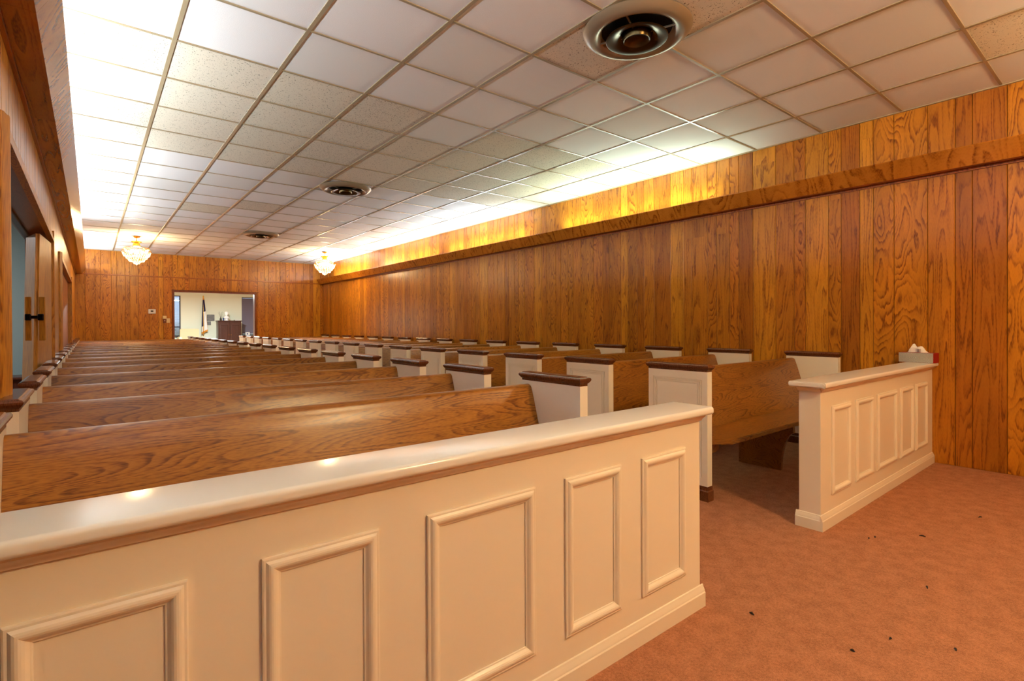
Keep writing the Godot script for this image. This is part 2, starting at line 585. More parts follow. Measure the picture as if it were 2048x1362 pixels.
func build_ceiling() -> void:
	var ce := struct("ceiling", dbox(XL - 0.15, XR + 0.15, CEIL + 0.022, CEIL + 0.15, DF - 0.15, DB + 0.15), mats.white_wall)
	var xs := [XL]
	for i in range(-1, 8):
		xs.append(GX + TILE * i)
	xs.append(XR)
	var ds := []
	for k in range(-9, 21):
		ds.append(GD + TILE * k)
	ds.append(DB)
	ds.insert(0, DF)
	var cache := {}
	for i in xs.size() - 1:
		for k in ds.size() - 1:
			var r: int = k - 10
			if r < -6:
				continue
			var w: float = xs[i + 1] - xs[i]
			var h: float = ds[k + 1] - ds[k]
			var key := "%.3f_%.3f" % [w, h]
			if not cache.has(key):
				cache[key] = dbox(-w / 2, w / 2, 0.0, 0.012, -h / 2, h / 2)
			var c: int = i - 2
			var m: Material = mats["tile_old_%d" % ((i * 7 + k * 3) % 3)] if tile_old(c, r) else mats["tile_new_%d" % ((i * 5 + k * 2) % 3)]
			part("ceiling_tile", cache[key], m, ce, Vector3((xs[i] + xs[i + 1]) / 2, CEIL + 0.006, -(ds[k] + ds[k + 1]) / 2))
	for i in range(1, xs.size() - 1):
		part("main_tee", dbox(-0.012, 0.012, 0.0, 0.016, DF, DB, 0.001), mats.tee_metal, ce, Vector3(xs[i], CEIL, 0))
	var cross := dbox(XL, XR, 0.0, 0.016, -0.0095, 0.0095, 0.001)
	for k in range(1, ds.size() - 1):
		part("cross_tee", cross, mats.tee_metal, ce, Vector3(0, CEIL + 0.0006, -ds[k]))
	part("wall_angle", dbox(XR - 0.022, XR - 0.0005, CEIL - 0.004, CEIL + 0.012, DF, DB), mats.tee_metal, ce)
	part("wall_angle", dbox(XL + 0.0005, XL + 0.022, CEIL - 0.004, CEIL + 0.012, DF, DB), mats.tee_metal, ce)
	part("wall_angle", dbox(XL + 0.03, XR - 0.03, CEIL - 0.004, CEIL + 0.012, DB - 0.022, DB - 0.0005), mats.tee_metal, ce)

func build_planks() -> void:
	var pat := [0.0, 0.172, 0.399, 0.549, 0.650, 0.797, 0.902, 1.098]
	var wr := get_node("wall_right")
	var d := 1.008 - 1.201 * 4
	var n := 0
	while d < DB:
		for i in 8:
			var a: float = d + pat[i]
			var b: float = d + (pat[i + 1] if i < 7 else 1.201)
			a = maxf(a, DF)
			b = minf(b, DB)
			if b - a > 0.02:
				part("plank", dbox(XR - 0.004, XR + 0.008, 0.0, CEIL + 0.01, a + 0.0012, b - 0.0012, 0.0035), mats["wall_veneer_%d" % rng.randi_range(0, 7)], wr)
			n += 1
		d += 1.201
	var wb := get_node("wall_back")
	var patb := [0.0, 0.18, 0.275, 0.47, 0.573, 0.73, 0.82, 0.985]
	var x := -0.10 - 1.2
	while x < XR:
		for i in 8:
			var a: float = maxf(x + patb[i], XL)
			var b: float = minf(x + (patb[i + 1] if i < 7 else 1.2), XR)
			if b - a < 0.02:
				continue
			var m: Material = mats["wall_veneer_%d" % rng.randi_range(0, 7)]
			var cuts := [[a, b, 0.0]]
			if b > 1.60 and a < 3.425:
				cuts = [[a, b, 1.99]]
				if a < 1.58:
					cuts.append([a, 1.58, 0.0])
				if b > 3.445:
					cuts.append([3.445, b, 0.0])
			for q in cuts:
				var top := 1.99 if (q[2] == 0.0 and cuts.size() > 1) else CEIL + 0.01
				part("plank", dbox(q[0] + 0.0012, q[1] - 0.0012, q[2], top, DB - 0.004, DB + 0.008, 0.0035), m, wb)
		x += 1.2
	var wl := get_node("wall_left")
	var segs := [[1.6, 2.72, 0.0], [2.72, 5.96, 1.90], [5.96, 7.46, 0.0], [7.46, 11.28, 1.90], [11.28, DB, 0.0]]
	for s in segs:
		var a: float = s[0]
		var k := 0
		while a < s[1] - 0.01:
			var w: float = [0.172, 0.227, 0.15, 0.101, 0.147, 0.105, 0.196, 0.103][k % 8]
			var b: float = minf(a + w, s[1])
			part("plank", dbox(XL - 0.008, XL + 0.004, s[2], CEIL + 0.01, a + 0.0012, b - 0.0012, 0.0035), mats["wall_veneer_%d" % [0, 3, 6, 1][rng.randi_range(0, 3)]], wl)
			a = b
			k += 1
	var tr := struct("trim_1", dbox(XL + 0.005, XR - 0.005, 2.300, 2.328, DB - 0.016, DB - 0.0035, 0.004), mats.trim_wood)
	tr.set_meta("label", "thin horizontal batten across the back wall")

# ---------------------------------------------------------------- cove lighting
func build_coves() -> void:
	for side in [1, -1]:
		var xw: float = XR - 0.0045 if side == 1 else XL + 0.0045
		var sx := -1.0 if side == 1 else 1.0
		var t := thing("cove_valance", "slanted wooden light valance running along the %s wall" % ("plain plank" if side == 1 else "folding door"), "valance", Vector3(xw, 2.3, 0))
		# (out from wall, up)
		var face := PackedVector2Array([Vector2(0.098, 0.0), Vector2(0.118, 0.0), Vector2(0.190, 0.128), Vector2(0.188, 0.136), Vector2(0.170, 0.136)])
		var d0 := DF + 0.02
		var d1 := DB - 0.018
		var joints := [d0, 2.65, 5.09, 7.53, 9.97, 12.41, d1]
		for i in joints.size() - 1:
			part("face_board", sweep_mesh(face, joints[i] + 0.0008, joints[i + 1] - 0.0008, DX * sx, DY, DD), mats.valance_wood, t)
			part("bottom_board", sweep_mesh(PackedVector2Array([Vector2(0.0, 0.004), Vector2(0.0975, 0.004), Vector2(0.0975, 0.020), Vector2(0.0, 0.020)]), joints[i] + 0.0008, joints[i + 1] - 0.0008, DX * sx, DY, DD), mats.valance_wood, t)
		part("cleat", sweep_mesh(PackedVector2Array([Vector2(0.0, -0.016), Vector2(0.016, -0.016), Vector2(0.016, 0.004), Vector2(0.0, 0.004)]), d0, d1, DX * sx, DY, DD), mats.trim_wood, t)
		var runs := [[2.95, 5.35, "green"], [6.0, 8.4, "cool"], [8.75, 11.15, "warm"], [11.9, 14.3, "cool"]] if side == 1 else [[-2.4, 0.0, "cool"], [0.3, 2.7, "cool"], [3.0, 5.4, "cool"], [5.65, 8.05, "cool"], [8.3, 10.7, "cool"], [12.6, 15.0, "cool"]]
		for i in runs.size():
			var a: float = runs[i][0]
			var b: float = runs[i][1]
			var col: Color = {"green": TUBE_GREEN, "cool": TUBE_COOL, "warm": TUBE_WARM}[runs[i][2]]
			var fx := thing("fluorescent_light", "fluorescent tube light hidden in the %s wall cove" % ("right plank" if side == 1 else "left folding door"), "light", Vector3(xw + sx * 0.055, 2.3205, -(a + b) / 2), "cove tubes along the %s" % ("plank wall" if side == 1 else "folding door wall"))
			part("housing", dbox(-0.035, 0.035, 0.0, 0.085, -(b - a) / 2, (b - a) / 2, 0.004), mats.white_metal, fx)
			var st := begin()
			bar(st, Vector3(0, 0.112, -(b - a) / 2 + 0.03), Vector3(0, 0.112, (b - a) / 2 - 0.03), 0.013, 0.013, 10)
			for e in [-1.0, 1.0]:
				part("socket", dbox(-0.012, 0.012, 0.0852, 0.13, -0.012, 0.012, 0.002), mats.white_metal, fx, Vector3(0, 0, e * ((b - a) / 2 - 0.015)))
			part("tube_light", st.commit(), mats["tube_light_" + runs[i][2]], fx)
			var l := AreaLight3D.new()
			l.name = "tube_glow"
			l.area_size = Vector2(b - a - 0.06, 0.03)
			l.area_normalize_energy = true
			l.light_color = col
			l.light_energy = (E_RIGHT if side == 1 else E_LEFT) * (b - a) / 2.4
			l.shadow_enabled = true
			l.area_range = 30.0
			fx.add_child(l)
			l.position = Vector3(sx * 0.012, 0.127, 0)
			var aim := Vector3(sx * cos(deg_to_rad(48.0)), sin(deg_to_rad(48.0)), 0)
			l.basis = Basis(Vector3(0, 0, 1), (-aim).cross(Vector3(0, 0, 1)), -aim)

# ---------------------------------------------------------------- openings of the left wall
func casing(called: String, d0: float, d1: float, top: float, label: String) -> Node3D:
	var f := Node3D.new()
	f.name = called
	add_child(f)
	f.set_meta("kind", "structure")
	f.set_meta("label", label)
	var prof := PackedVector2Array([Vector2(0, 0), Vector2(0.032, 0), Vector2(0.032, 0.030), Vector2(0.026, 0.042), Vector2(0.022, 0.078), Vector2(0.014, 0.092), Vector2(0, 0.092)])
	# profile (out, away from the opening)
	part("casing_leg", sweep_mesh(prof, 0.0, top + 0.094, DX, -DD, DY, Vector3(XL + 0.0045, 0, -d0)), mats.door_wood, f)
	part("casing_leg", sweep_mesh(prof, 0.0, top + 0.094, DX, DD, DY, Vector3(XL + 0.0045, 0, -d1)), mats.door_wood, f)
	part("casing_head", sweep_mesh(prof, d0 + 0.0005, d1 - 0.0005, DX, DY, DD, Vector3(XL + 0.0045, top, 0)), mats.door_wood, f)
	part("jamb", dbox(XL - 0.145, XL + 0.0045, 0, top, d1 - 0.0, d1 + 0.03), mats.door_wood, f)
	part("jamb", dbox(XL - 0.145, XL + 0.0045, 0, top, d0 - 0.03, d0), mats.door_wood, f)
	part("head_jamb", dbox(XL - 0.145, XL + 0.0045, top, top + 0.02, d0 - 0.03, d1 + 0.03), mats.casing_wood, f)
	part("track", dbox(XL - 0.125, XL - 0.095, top - 0.022, top - 0.0005, d0 + 0.001, d1 - 0.001), mats.dark_metal, f)
	return f

func build_left_doors() -> void:
	casing("door_1", 2.80, 5.88, 1.838, "wide cased opening in the left wall, folding door pushed open")
	casing("door_2", 7.54, 11.20, 1.838, "wide cased opening in the left wall, closed by panels")
	# open folding door: leaves stacked at the far side, hanging askew
	var fd := thing("folding_door", "wooden folding door stacked open with a small dark latch", "door", Vector3(XL - 0.045, 0, -5.70))
	# hinge lines: x and depth at the top, x at the bottom
	var hinge := [[-0.330, 5.865, -0.330], [-0.262, 5.74, -0.266], [-0.301, 5.185, -0.337], [-0.377, 5.50, -0.425]]
	for i in 3:
		var h0: Array = hinge[i]
		var h1: Array = hinge[i + 1]
		var o := Vector3(XL - 0.045, 0, -5.70)
		var top0 := Vector3(h0[0], 1.808, -h0[1]) - o
		var top1 := Vector3(h1[0], 1.808, -h1[1]) - o
		var bot0 := Vector3(h0[2], 0.02, -h0[1]) - o
		var bot1 := Vector3(h1[2], 0.02, -h1[1]) - o
		var n := (top1 - top0).cross(bot0 - top0).normalized() * 0.011
		var g := (top1 - top0).normalized() * 0.004
		var lf := begin()
		var cs := [top0 + g, top1 - g, bot1 - g, bot0 + g]
		var face_n := n.normalized()
		quad(lf, cs[0] + n, cs[1] + n, cs[2] + n, cs[3] + n, face_n)
		quad(lf, cs[0] - n, cs[1] - n, cs[2] - n, cs[3] - n, -face_n)
		for k in 4:
			var p: Vector3 = cs[k]
			var q: Vector3 = cs[(k + 1) % 4]
			var en: Vector3 = ((p + q) * 0.5 - (cs[0] + cs[1] + cs[2] + cs[3]) * 0.25)
			en = (en - face_n * en.dot(face_n)).normalized()
			quad(lf, p + n, q + n, q - n, p - n, en)
		part("leaf", lf.commit(), mats.door_wood, fd)
	var hx := Vector3(-0.316 - XL + 0.045, 0, -5.172 + 5.70)
	var tl := Transform3D(Basis(Vector3.UP, deg_to_rad(-20.0)), hx)
	var st := begin()
	bbox(st, Vector3(-0.060, 1.02, 0.0), Vector3(-0.022, 1.34, 0.008), 0.003, tl)
	part("strap_plate", st.commit(), mats.door_wood, fd)
	st = begin()
	bbox(st, Vector3(0.022, 1.02, 0.0), Vector3(0.060, 1.34, 0.008), 0.003, tl)
	part("strap_plate", st.commit(), mats.door_wood, fd)
	st = begin()
	bbox(st, Vector3(-0.055, 1.168, 0.0082), Vector3(-0.020, 1.215, 0.024), 0.004, tl)
	bbox(st, Vector3(0.020, 1.168, 0.0082), Vector3(0.055, 1.215, 0.024), 0.004, tl)
	bbox(st, Vector3(-0.024, 1.180, 0.010), Vector3(0.024, 1.203, 0.020), 0.003, tl)
	part("latch", st.commit(), mats.dark_metal, fd)
	# closed folding door of the second opening
	var cd := thing("folding_door", "closed reddish folding door filling the far left opening", "door", Vector3(XL - 0.028, 0, -7.54))
	var k := 0
	var z := 0.004
	while z < 3.60:
		var w := 0.364
		part("leaf", box_mesh(Vector3(-0.011, 0.02, -z - w + 0.003), Vector3(0.011, 1.834, -z - 0.003), 0.004), mats.door_red if k % 2 == 0 else mats.door_red_b, cd)
		z += w + 0.001
		k += 1
	# what the opening shows of the next room
	var sb := thing("sideboard", "low dark wooden sideboard seen through the left wall opening", "sideboard", Vector3(-1.25, 0, -8.80))
	part("cabinet_body", dbox(-0.75, 0.75, 0.10, 0.48, -0.2, 0.2, 0.006), mats.mahogany, sb)
	part("table_top", dbox(-0.79, 0.79, 0.4805, 0.515, -0.23, 0.23, 0.012), mats.mahogany, sb)
	for sx in [-0.7, 0.7]:
		for sd in [-0.16, 0.16]:
			part("leg", dbox(sx - 0.03, sx + 0.03, 0.0, 0.0995, sd - 0.03, sd + 0.03, 0.004), mats.mahogany, sb)

# ---------------------------------------------------------------- the room beyond the doorway
func build_far_room() -> void:
	# doorway casing in the back wall
	var f := Node3D.new()
	f.name = "door_3"
	add_child(f)
	f.set_meta("kind", "structure")
	f.set_meta("label", "wide brown cased doorway in the back wall")
	var prof := PackedVector2Array([Vector2(0, 0), Vector2(0.05, 0), Vector2(0.05, 0.012), Vector2(0.038, 0.02), Vector2(0.0, 0.02)])
	part("casing_leg", sweep_mesh(prof, 0.0, 2.02, -DX, -DD, DY, Vector3(1.605, 0, -DB + 0.0045)), mats.casing_wood, f)
	part("casing_leg", sweep_mesh(prof, 0.0, 2.02, DX, -DD, DY, Vector3(3.42, 0, -DB + 0.0045)), mats.casing_wood, f)
	part("casing_head", sweep_mesh(prof, 1.606, 3.419, DY, -DD, DX, Vector3(0, 1.962, -DB + 0.0045)), mats.casing_wood, f)
	part("jamb", dbox(1.6005, 1.605, 0, 1.962, DB, DB + 0.14), mats.casing_wood, f)
	part("jamb", dbox(3.42, 3.4245, 0, 1.962, DB, DB + 0.14), mats.casing_wood, f)
	part("head_jamb", dbox(1.605, 3.42, 1.958, 1.9645, DB, DB + 0.14), mats.casing_wood, f)
	var d0 := DB + 0.14
	struct("wall_far_left", dbox(0.15, 0.30, 0, 2.5, d0, FAR + 0.15), mats.sage_wall)
	struct("wall_far_right", dbox(7.0, 7.15, 0, 2.5, d0, FAR + 0.15), mats.sage_wall)
	struct("ceiling_far_room", dbox(0.15, 7.15, 2.40, 2.5, d0, FAR + 0.15), mats.white_wall)
	var st := begin()
	var wins := [[1.75, 2.66], [4.77, 5.75]]
	for b in [[0.30, 1.75, 0.0, 2.40], [1.75, 2.66, 0.0, 0.72], [1.75, 2.66, 2.27, 2.40], [2.66, 4.77, 0.0, 2.40], [4.77, 5.75, 0.0, 0.72], [4.77, 5.75, 2.27, 2.40], [5.75, 7.0, 0.0, 2.40]]:
		bbox(st, Vector3(b[0], b[2], -FAR - 0.15), Vector3(b[1], b[3], -FAR))
	struct("wall_far", st.commit(), mats.sage_wall)
	struct("wall_far_near_side", dbox(XR + 0.15, 7.0, 0, 2.4, d0 - 0.13, d0), mats.sage_wall)
	for i in 2:
		var x0: float = wins[i][0]
		var x1: float = wins[i][1]
		var w := Node3D.new()
		w.name = "window_%d" % (i + 1)
		add_child(w)
		w.set_meta("kind", "structure")
		w.set_meta("label", ["tall far window with bright open blinds", "tall far window with darker closed blinds"][i])
		part("window_frame", frame_mesh(x1 - x0, 1.55, [Vector2(0, 0), Vector2(0, 0.05), Vector2(0.035, 0.05), Vector2(0.035, 0.0)], DX, DY, -DD), mats.window_frame, w, Vector3(x0, 0.72, -FAR - 0.09))
		part("meeting_rail", dbox(x0 + 0.035, x1 - 0.035, 1.06, 1.10, FAR + 0.05, FAR + 0.08), mats.window_frame, w)
		part("pane", dbox(x0 + 0.034, x1 - 0.034, 0.753, 2.237, FAR + 0.066, FAR + 0.070), mats.window_glass, w)
		part("window_sill", dbox(x0 - 0.04, x1 + 0.04, 0.695, 0.72, FAR - 0.10, FAR - 0.001, 0.004), mats.window_frame, w)
		var bl := thing("window_blind", ["horizontal slat blind tilted open before the bright far window", "dark horizontal slat blind closed over the far right window"][i], "blind", Vector3((x0 + x1) / 2, 2.235, -FAR - 0.02))
		part("headrail", dbox(-(x1 - x0) / 2 + 0.005, (x1 - x0) / 2 - 0.005, 0.0, 0.034, -0.02, 0.02), mats.window_frame, bl)
		var sl := begin()
		var y := -0.03
		while y > -1.44:
			var tilt := deg_to_rad(12.0 if i == 0 else 68.0)
			bbox(sl, Vector3(-(x1 - x0) / 2 + 0.01, -0.0012, -0.0185), Vector3((x1 - x0) / 2 - 0.01, 0.0012, 0.0185), 0.0, Transform3D(Basis(Vector3.RIGHT, tilt), Vector3(0, y, 0)))
			y -= 0.034
		var s := part("slats", sl.commit(), mats.blind_dark, bl)
		s.set_meta("kind", "stuff")
	# shrub outside the bright window
	var tree := thing("shrub", "leafy green shrub outside the bright far window", "shrub", Vector3(1.9, 0, -26.2))
	var ts := begin()
	bar(ts, Vector3.ZERO, Vector3(0.1, 1.2, 0), 0.05, 0.03, 8)
	part("stem", ts.commit(), mats.bark, tree)
	var lv := begin()
	var r2 := RandomNumberGenerator.new()
	r2.seed = 5
	for i in 700:
		var p := Vector3(r2.randfn(0.0, 0.45), 1.15 + r2.randfn(0.0, 0.42), r2.randfn(0.0, 0.3))
		var a := Vector3(r2.randf_range(-1, 1), r2.randf_range(-1, 1), r2.randf_range(-1, 1)).normalized() * 0.06
		var b := a.cross(Vector3(r2.randf_range(-1, 1), 1, r2.randf_range(-1, 1))).normalized() * 0.03
		var nn := a.cross(b).normalized()
		tri(lv, p - a, p + b, p + a, nn, nn, nn)
		tri(lv, p - a, p - b, p + a, nn, nn, nn)
	var fo := part("foliage", lv.commit(), mats.leaf, tree)
	fo.set_meta("kind", "stuff")
	struct("ground_outside", dbox(-8, 16, -0.2, -0.1, FAR + 0.4, 60.0), mats.leaf)
	# flush lamp added out of view to brighten that room
	added_flush_lamp("added unseen flush lamp brightening the room beyond the doorway", Vector3(3.0, 2.399, -18.6), 62.0, Color(0.94, 1.0, 1.0))
	build_far_things()
	added_flush_lamp("added unseen flush lamp brightening the room beyond the folding door", Vector3(-2.2, 2.699, -7.4), 10.0, Color(0.95, 0.98, 1.0))  # added too, unseen, so the side room is not dark

func added_flush_lamp(label: String, at: Vector3, energy: float, col: Color) -> void:  # invented fitting that fills an adjoining room with light
	var lamp := thing("added_ceiling_lamp", label, "lamp", at)
	part("base", lathe_mesh([Vector2(0, 0), Vector2(0.17, 0), Vector2(0.17, -0.03), Vector2(0, -0.03)], 24), mats.white_metal, lamp)
	part("added_lamp_bowl", lathe_mesh([Vector2(0.155, -0.031), Vector2(0.15, -0.06), Vector2(0.10, -0.09), Vector2(0, -0.10)], 24), mats.added_lamp_bowl_light, lamp)
	var al := AreaLight3D.new()
	al.name = "added_lamp_glow"
	al.area_size = Vector2(0.3, 0.3)
	al.area_normalize_energy = true
	al.light_color = col
	al.light_energy = energy
	al.area_range = 30.0
	al.shadow_enabled = true
	lamp.add_child(al)
	al.position = Vector3(0, -0.11, 0)
	al.rotation_degrees = Vector3(-90, 0, 0)

func build_far_things() -> void:
	# flag on a pole
	var fl := thing("flag", "white flag with dark blue corner and gold fringe on a pole", "flag", Vector3(3.385, 0, -23.2))
	part("base", lathe_mesh([Vector2(0, 0.06), Vector2(0.02, 0.06), Vector2(0.13, 0.02), Vector2(0.14, 0.0), Vector2(0, 0.0)], 20), mats.brass, fl)
	var st := begin()
	bar(st, Vector3(0, 0.05, 0), Vector3(0, 2.2, 0), 0.013, 0.013, 10)
	part("pole", st.commit(), mats.brass, fl)
	part("finial", lathe_mesh([Vector2(0, 2.30), Vector2(0.02, 2.26), Vector2(0.03, 2.235), Vector2(0.012, 2.20), Vector2(0, 2.20)], 12), mats.brass, fl)
	# hanging cloth: folded sheet from the top of the pole down
	for piece in [["cloth_field", mats.flag_white], ["cloth_corner", mats.flag_blue], ["fringe", mats.fringe]]:
		var s := begin()
		var nu := 14
		var nv := 20
		for u in nu:
			for v in nv:
				var kind := "cloth_field"
				var fu := (u + 0.5) / nu
				var fv := (v + 0.5) / nv
				if u == nu - 1 or v == nv - 1:
					kind = "fringe"
				elif v == 0:
					kind = "fringe"
				elif fv < 0.42 or (fu < 0.33 and fv < 0.78):
					kind = "cloth_corner"
				if kind != piece[0]:
					continue
				var p: Array[Vector3] = []
				for q in [[0, 0], [1, 0], [1, 1], [0, 1]]:
					var a: float = float(u + q[0]) / nu
					var b: float = float(v + q[1]) / nv
					var wd: float = lerpf(0.05, 0.22, pow(b, 0.9))
					p.append(Vector3(lerpf(-0.10, 0.10, b * 0.4) * 0.0 + (a - 0.45) * wd + 0.03 * b, lerpf(2.19, 0.80, b) + 0.12 * a * b, 0.02 + 0.03 * sin(a * 16.0) * (0.3 + b)))
				var n := (p[1] - p[0]).cross(p[3] - p[0]).normalized()
				if n.z < 0:
					n = -n
				quad(s, p[0], p[1], p[2], p[3], n)
		part(piece[0], s.commit(), piece[1], fl)
	# dark two-door cabinet
	var cb := thing("cabinet", "dark two door wooden cabinet beyond the doorway", "cabinet", Vector3(4.198, 0, -22.85))
	part("body", dbox(-0.40, 0.40, 0.0, 1.28, -0.19, 0.22, 0.004), mats.mahogany, cb)
	part("top", dbox(-0.425, 0.425, 1.2805, 1.317, -0.23, 0.24, 0.010), mats.mahogany, cb)
	for s in [-1, 1]:
		var dr := part("door", dbox(-0.185, 0.185, 0.06, 1.20, -0.018, 0.0, 0.004), mats.mahogany, cb, Vector3(0.195 * s, 0.04, 0.1905))
		part("door_panel", frame_mesh(0.28, 0.98, [Vector2(0, 0), Vector2(0.0, 0.012), Vector2(0.02, 0.014), Vector2(0.03, 0.0)], DX, DY, -DD), mats.mahogany, dr, Vector3(-0.14, 0.14, 0.0185))
		part("knob", lathe_mesh([Vector2(0, 0.012), Vector2(0.012, 0.006), Vector2(0.012, -0.006), Vector2(0, -0.012)], 10), mats.brass, dr, Vector3(-0.16 * s, 0.72, 0.032))
	# things on the cabinet
	var bt := thing("reed_diffuser", "dark reed diffuser bottle with thin sticks on the cabinet", "diffuser", Vector3(3.909, 1.3175, -22.8))
	part("bottle", lathe_mesh([Vector2(0, 0), Vector2(0.038, 0), Vector2(0.04, 0.07), Vector2(0.018, 0.10), Vector2(0.018, 0.135), Vector2(0, 0.135)], 16), mats.bottle_glass, bt)
	for k in 6:
		var s := begin()
		var a := TAU * k / 6.0 + 0.3
		bar(s, Vector3(0, 0.10, 0), Vector3(cos(a) * 0.09, 0.31 + 0.02 * (k % 3), sin(a) * 0.07), 0.0022, 0.0022, 5)
		part("reed", s.commit(), mats.bark, bt)
	var tin := part("tin", lathe_mesh([Vector2(0, 0.105), Vector2(0.018, 0.105), Vector2(0.024, 0.09), Vector2(0.024, 0.0), Vector2(0, 0)], 16), mats.blue_tin, self, Vector3(4.0, 1.3175, -22.8))
	tag(tin, "small dark blue tin beside the white figurine on the cabinet", "tin")
	var bust := thing("figurine", "white ceramic bust figurine on the dark cabinet", "figurine", Vector3(4.108, 1.3175, -22.82))
	part("base", lathe_mesh([Vector2(0, 0.03), Vector2(0.06, 0.03), Vector2(0.075, 0.0), Vector2(0, 0)], 18), mats.ceramic, bust)
	part("torso", lathe_mesh([Vector2(0, 0.19), Vector2(0.035, 0.18), Vector2(0.085, 0.15), Vector2(0.10, 0.11), Vector2(0.06, 0.06), Vector2(0.04, 0.031), Vector2(0, 0.031)], 18), mats.ceramic, bust)
	var hs := begin()
	lathe(hs, [Vector2(0, 0.355), Vector2(0.04, 0.345), Vector2(0.068, 0.305), Vector2(0.066, 0.26), Vector2(0.04, 0.215), Vector2(0.028, 0.19), Vector2(0.032, 0.172)], 18)
	bbox(hs, Vector3(-0.008, 0.255, 0.055), Vector3(0.008, 0.285, 0.08), 0.004)
	part("head", hs.commit(), mats.ceramic, bust)
	var tray := thing("book", "dark closed book lying on the right of the cabinet", "book", Vector3(4.47, 1.3175, -22.82))
	part("cover", dbox(-0.09, 0.09, 0.0, 0.03, -0.06, 0.06, 0.003), mats.black, tray)
	part("pages", dbox(-0.085, 0.0915, 0.004, 0.026, -0.062, 0.058), mats.tissue, tray)
	# two small black and white pictures
	for q in [[3.53, 3.79, 1.30, 1.555, "larger square black and white patterned picture left of the cabinet"], [3.53, 3.665, 1.14, 1.285, "smaller black and white patterned picture hung under a larger one"]]:
		var pc := thing("picture", q[4], "picture", Vector3(q[0], q[2], -FAR + 0.0005), "black and white pictures by the cabinet")
		var w: float = q[1] - q[0]
		var h: float = q[3] - q[2]
		part("backing", dbox(0, w, 0, h, 0.0, 0.014, 0.002), mats.black, pc, Vector3(0, 0, 0.014))
		var pm := PlaneMesh.new()
		pm.size = Vector2(w - 0.01, h - 0.01)
		pm.orientation = PlaneMesh.FACE_Z
		part("print", pm, mats.picture_print, pc, Vector3(w / 2, h / 2, 0.0155))
	# cream settee
	var so := thing("settee", "cream upholstered settee with pale piping beyond the doorway", "settee", Vector3(2.90, 0, -22.7))
	var back := PackedVector2Array([Vector2(-0.33, 0.42), Vector2(0.30, 0.42), Vector2(0.29, 0.97), Vector2(0.26, 1.005), Vector2(-0.28, 1.01), Vector2(-0.32, 0.98)])
	part("backrest", sweep_mesh(back, 0.18, 0.32, DX, DY, DD), mats.upholstery, so)
	part("seat", dbox(-0.31, 0.31, 0.24, 0.44, -0.32, 0.179, 0.03), mats.upholstery, so)
	for s in [-1, 1]:
		part("arm", dbox(-0.05, 0.05, 0.12, 0.72, -0.32, 0.30, 0.035), mats.piping, so, Vector3(0.362 * s, 0, 0))
		part("leg", dbox(-0.02, 0.02, 0.0, 0.1195, -0.28, -0.24), mats.mahogany, so, Vector3(0.34 * s, 0, 0))
		part("leg", dbox(-0.02, 0.02, 0.0, 0.1195, 0.22, 0.26), mats.mahogany, so, Vector3(0.34 * s, 0, 0))
	# framed card on the right window sill
	var cd := thing("framed_card", "small white framed card on the far right window sill", "frame", Vector3(4.97, 0.7205, -FAR + 0.05))
	part("frame", dbox(-0.08, 0.08, 0.0, 0.125, -0.008, 0.008, 0.003), mats.white_plastic, cd)
	part("card", dbox(-0.035, 0.02, 0.035, 0.085, -0.0095, -0.0082), mats.blue_tin, cd)

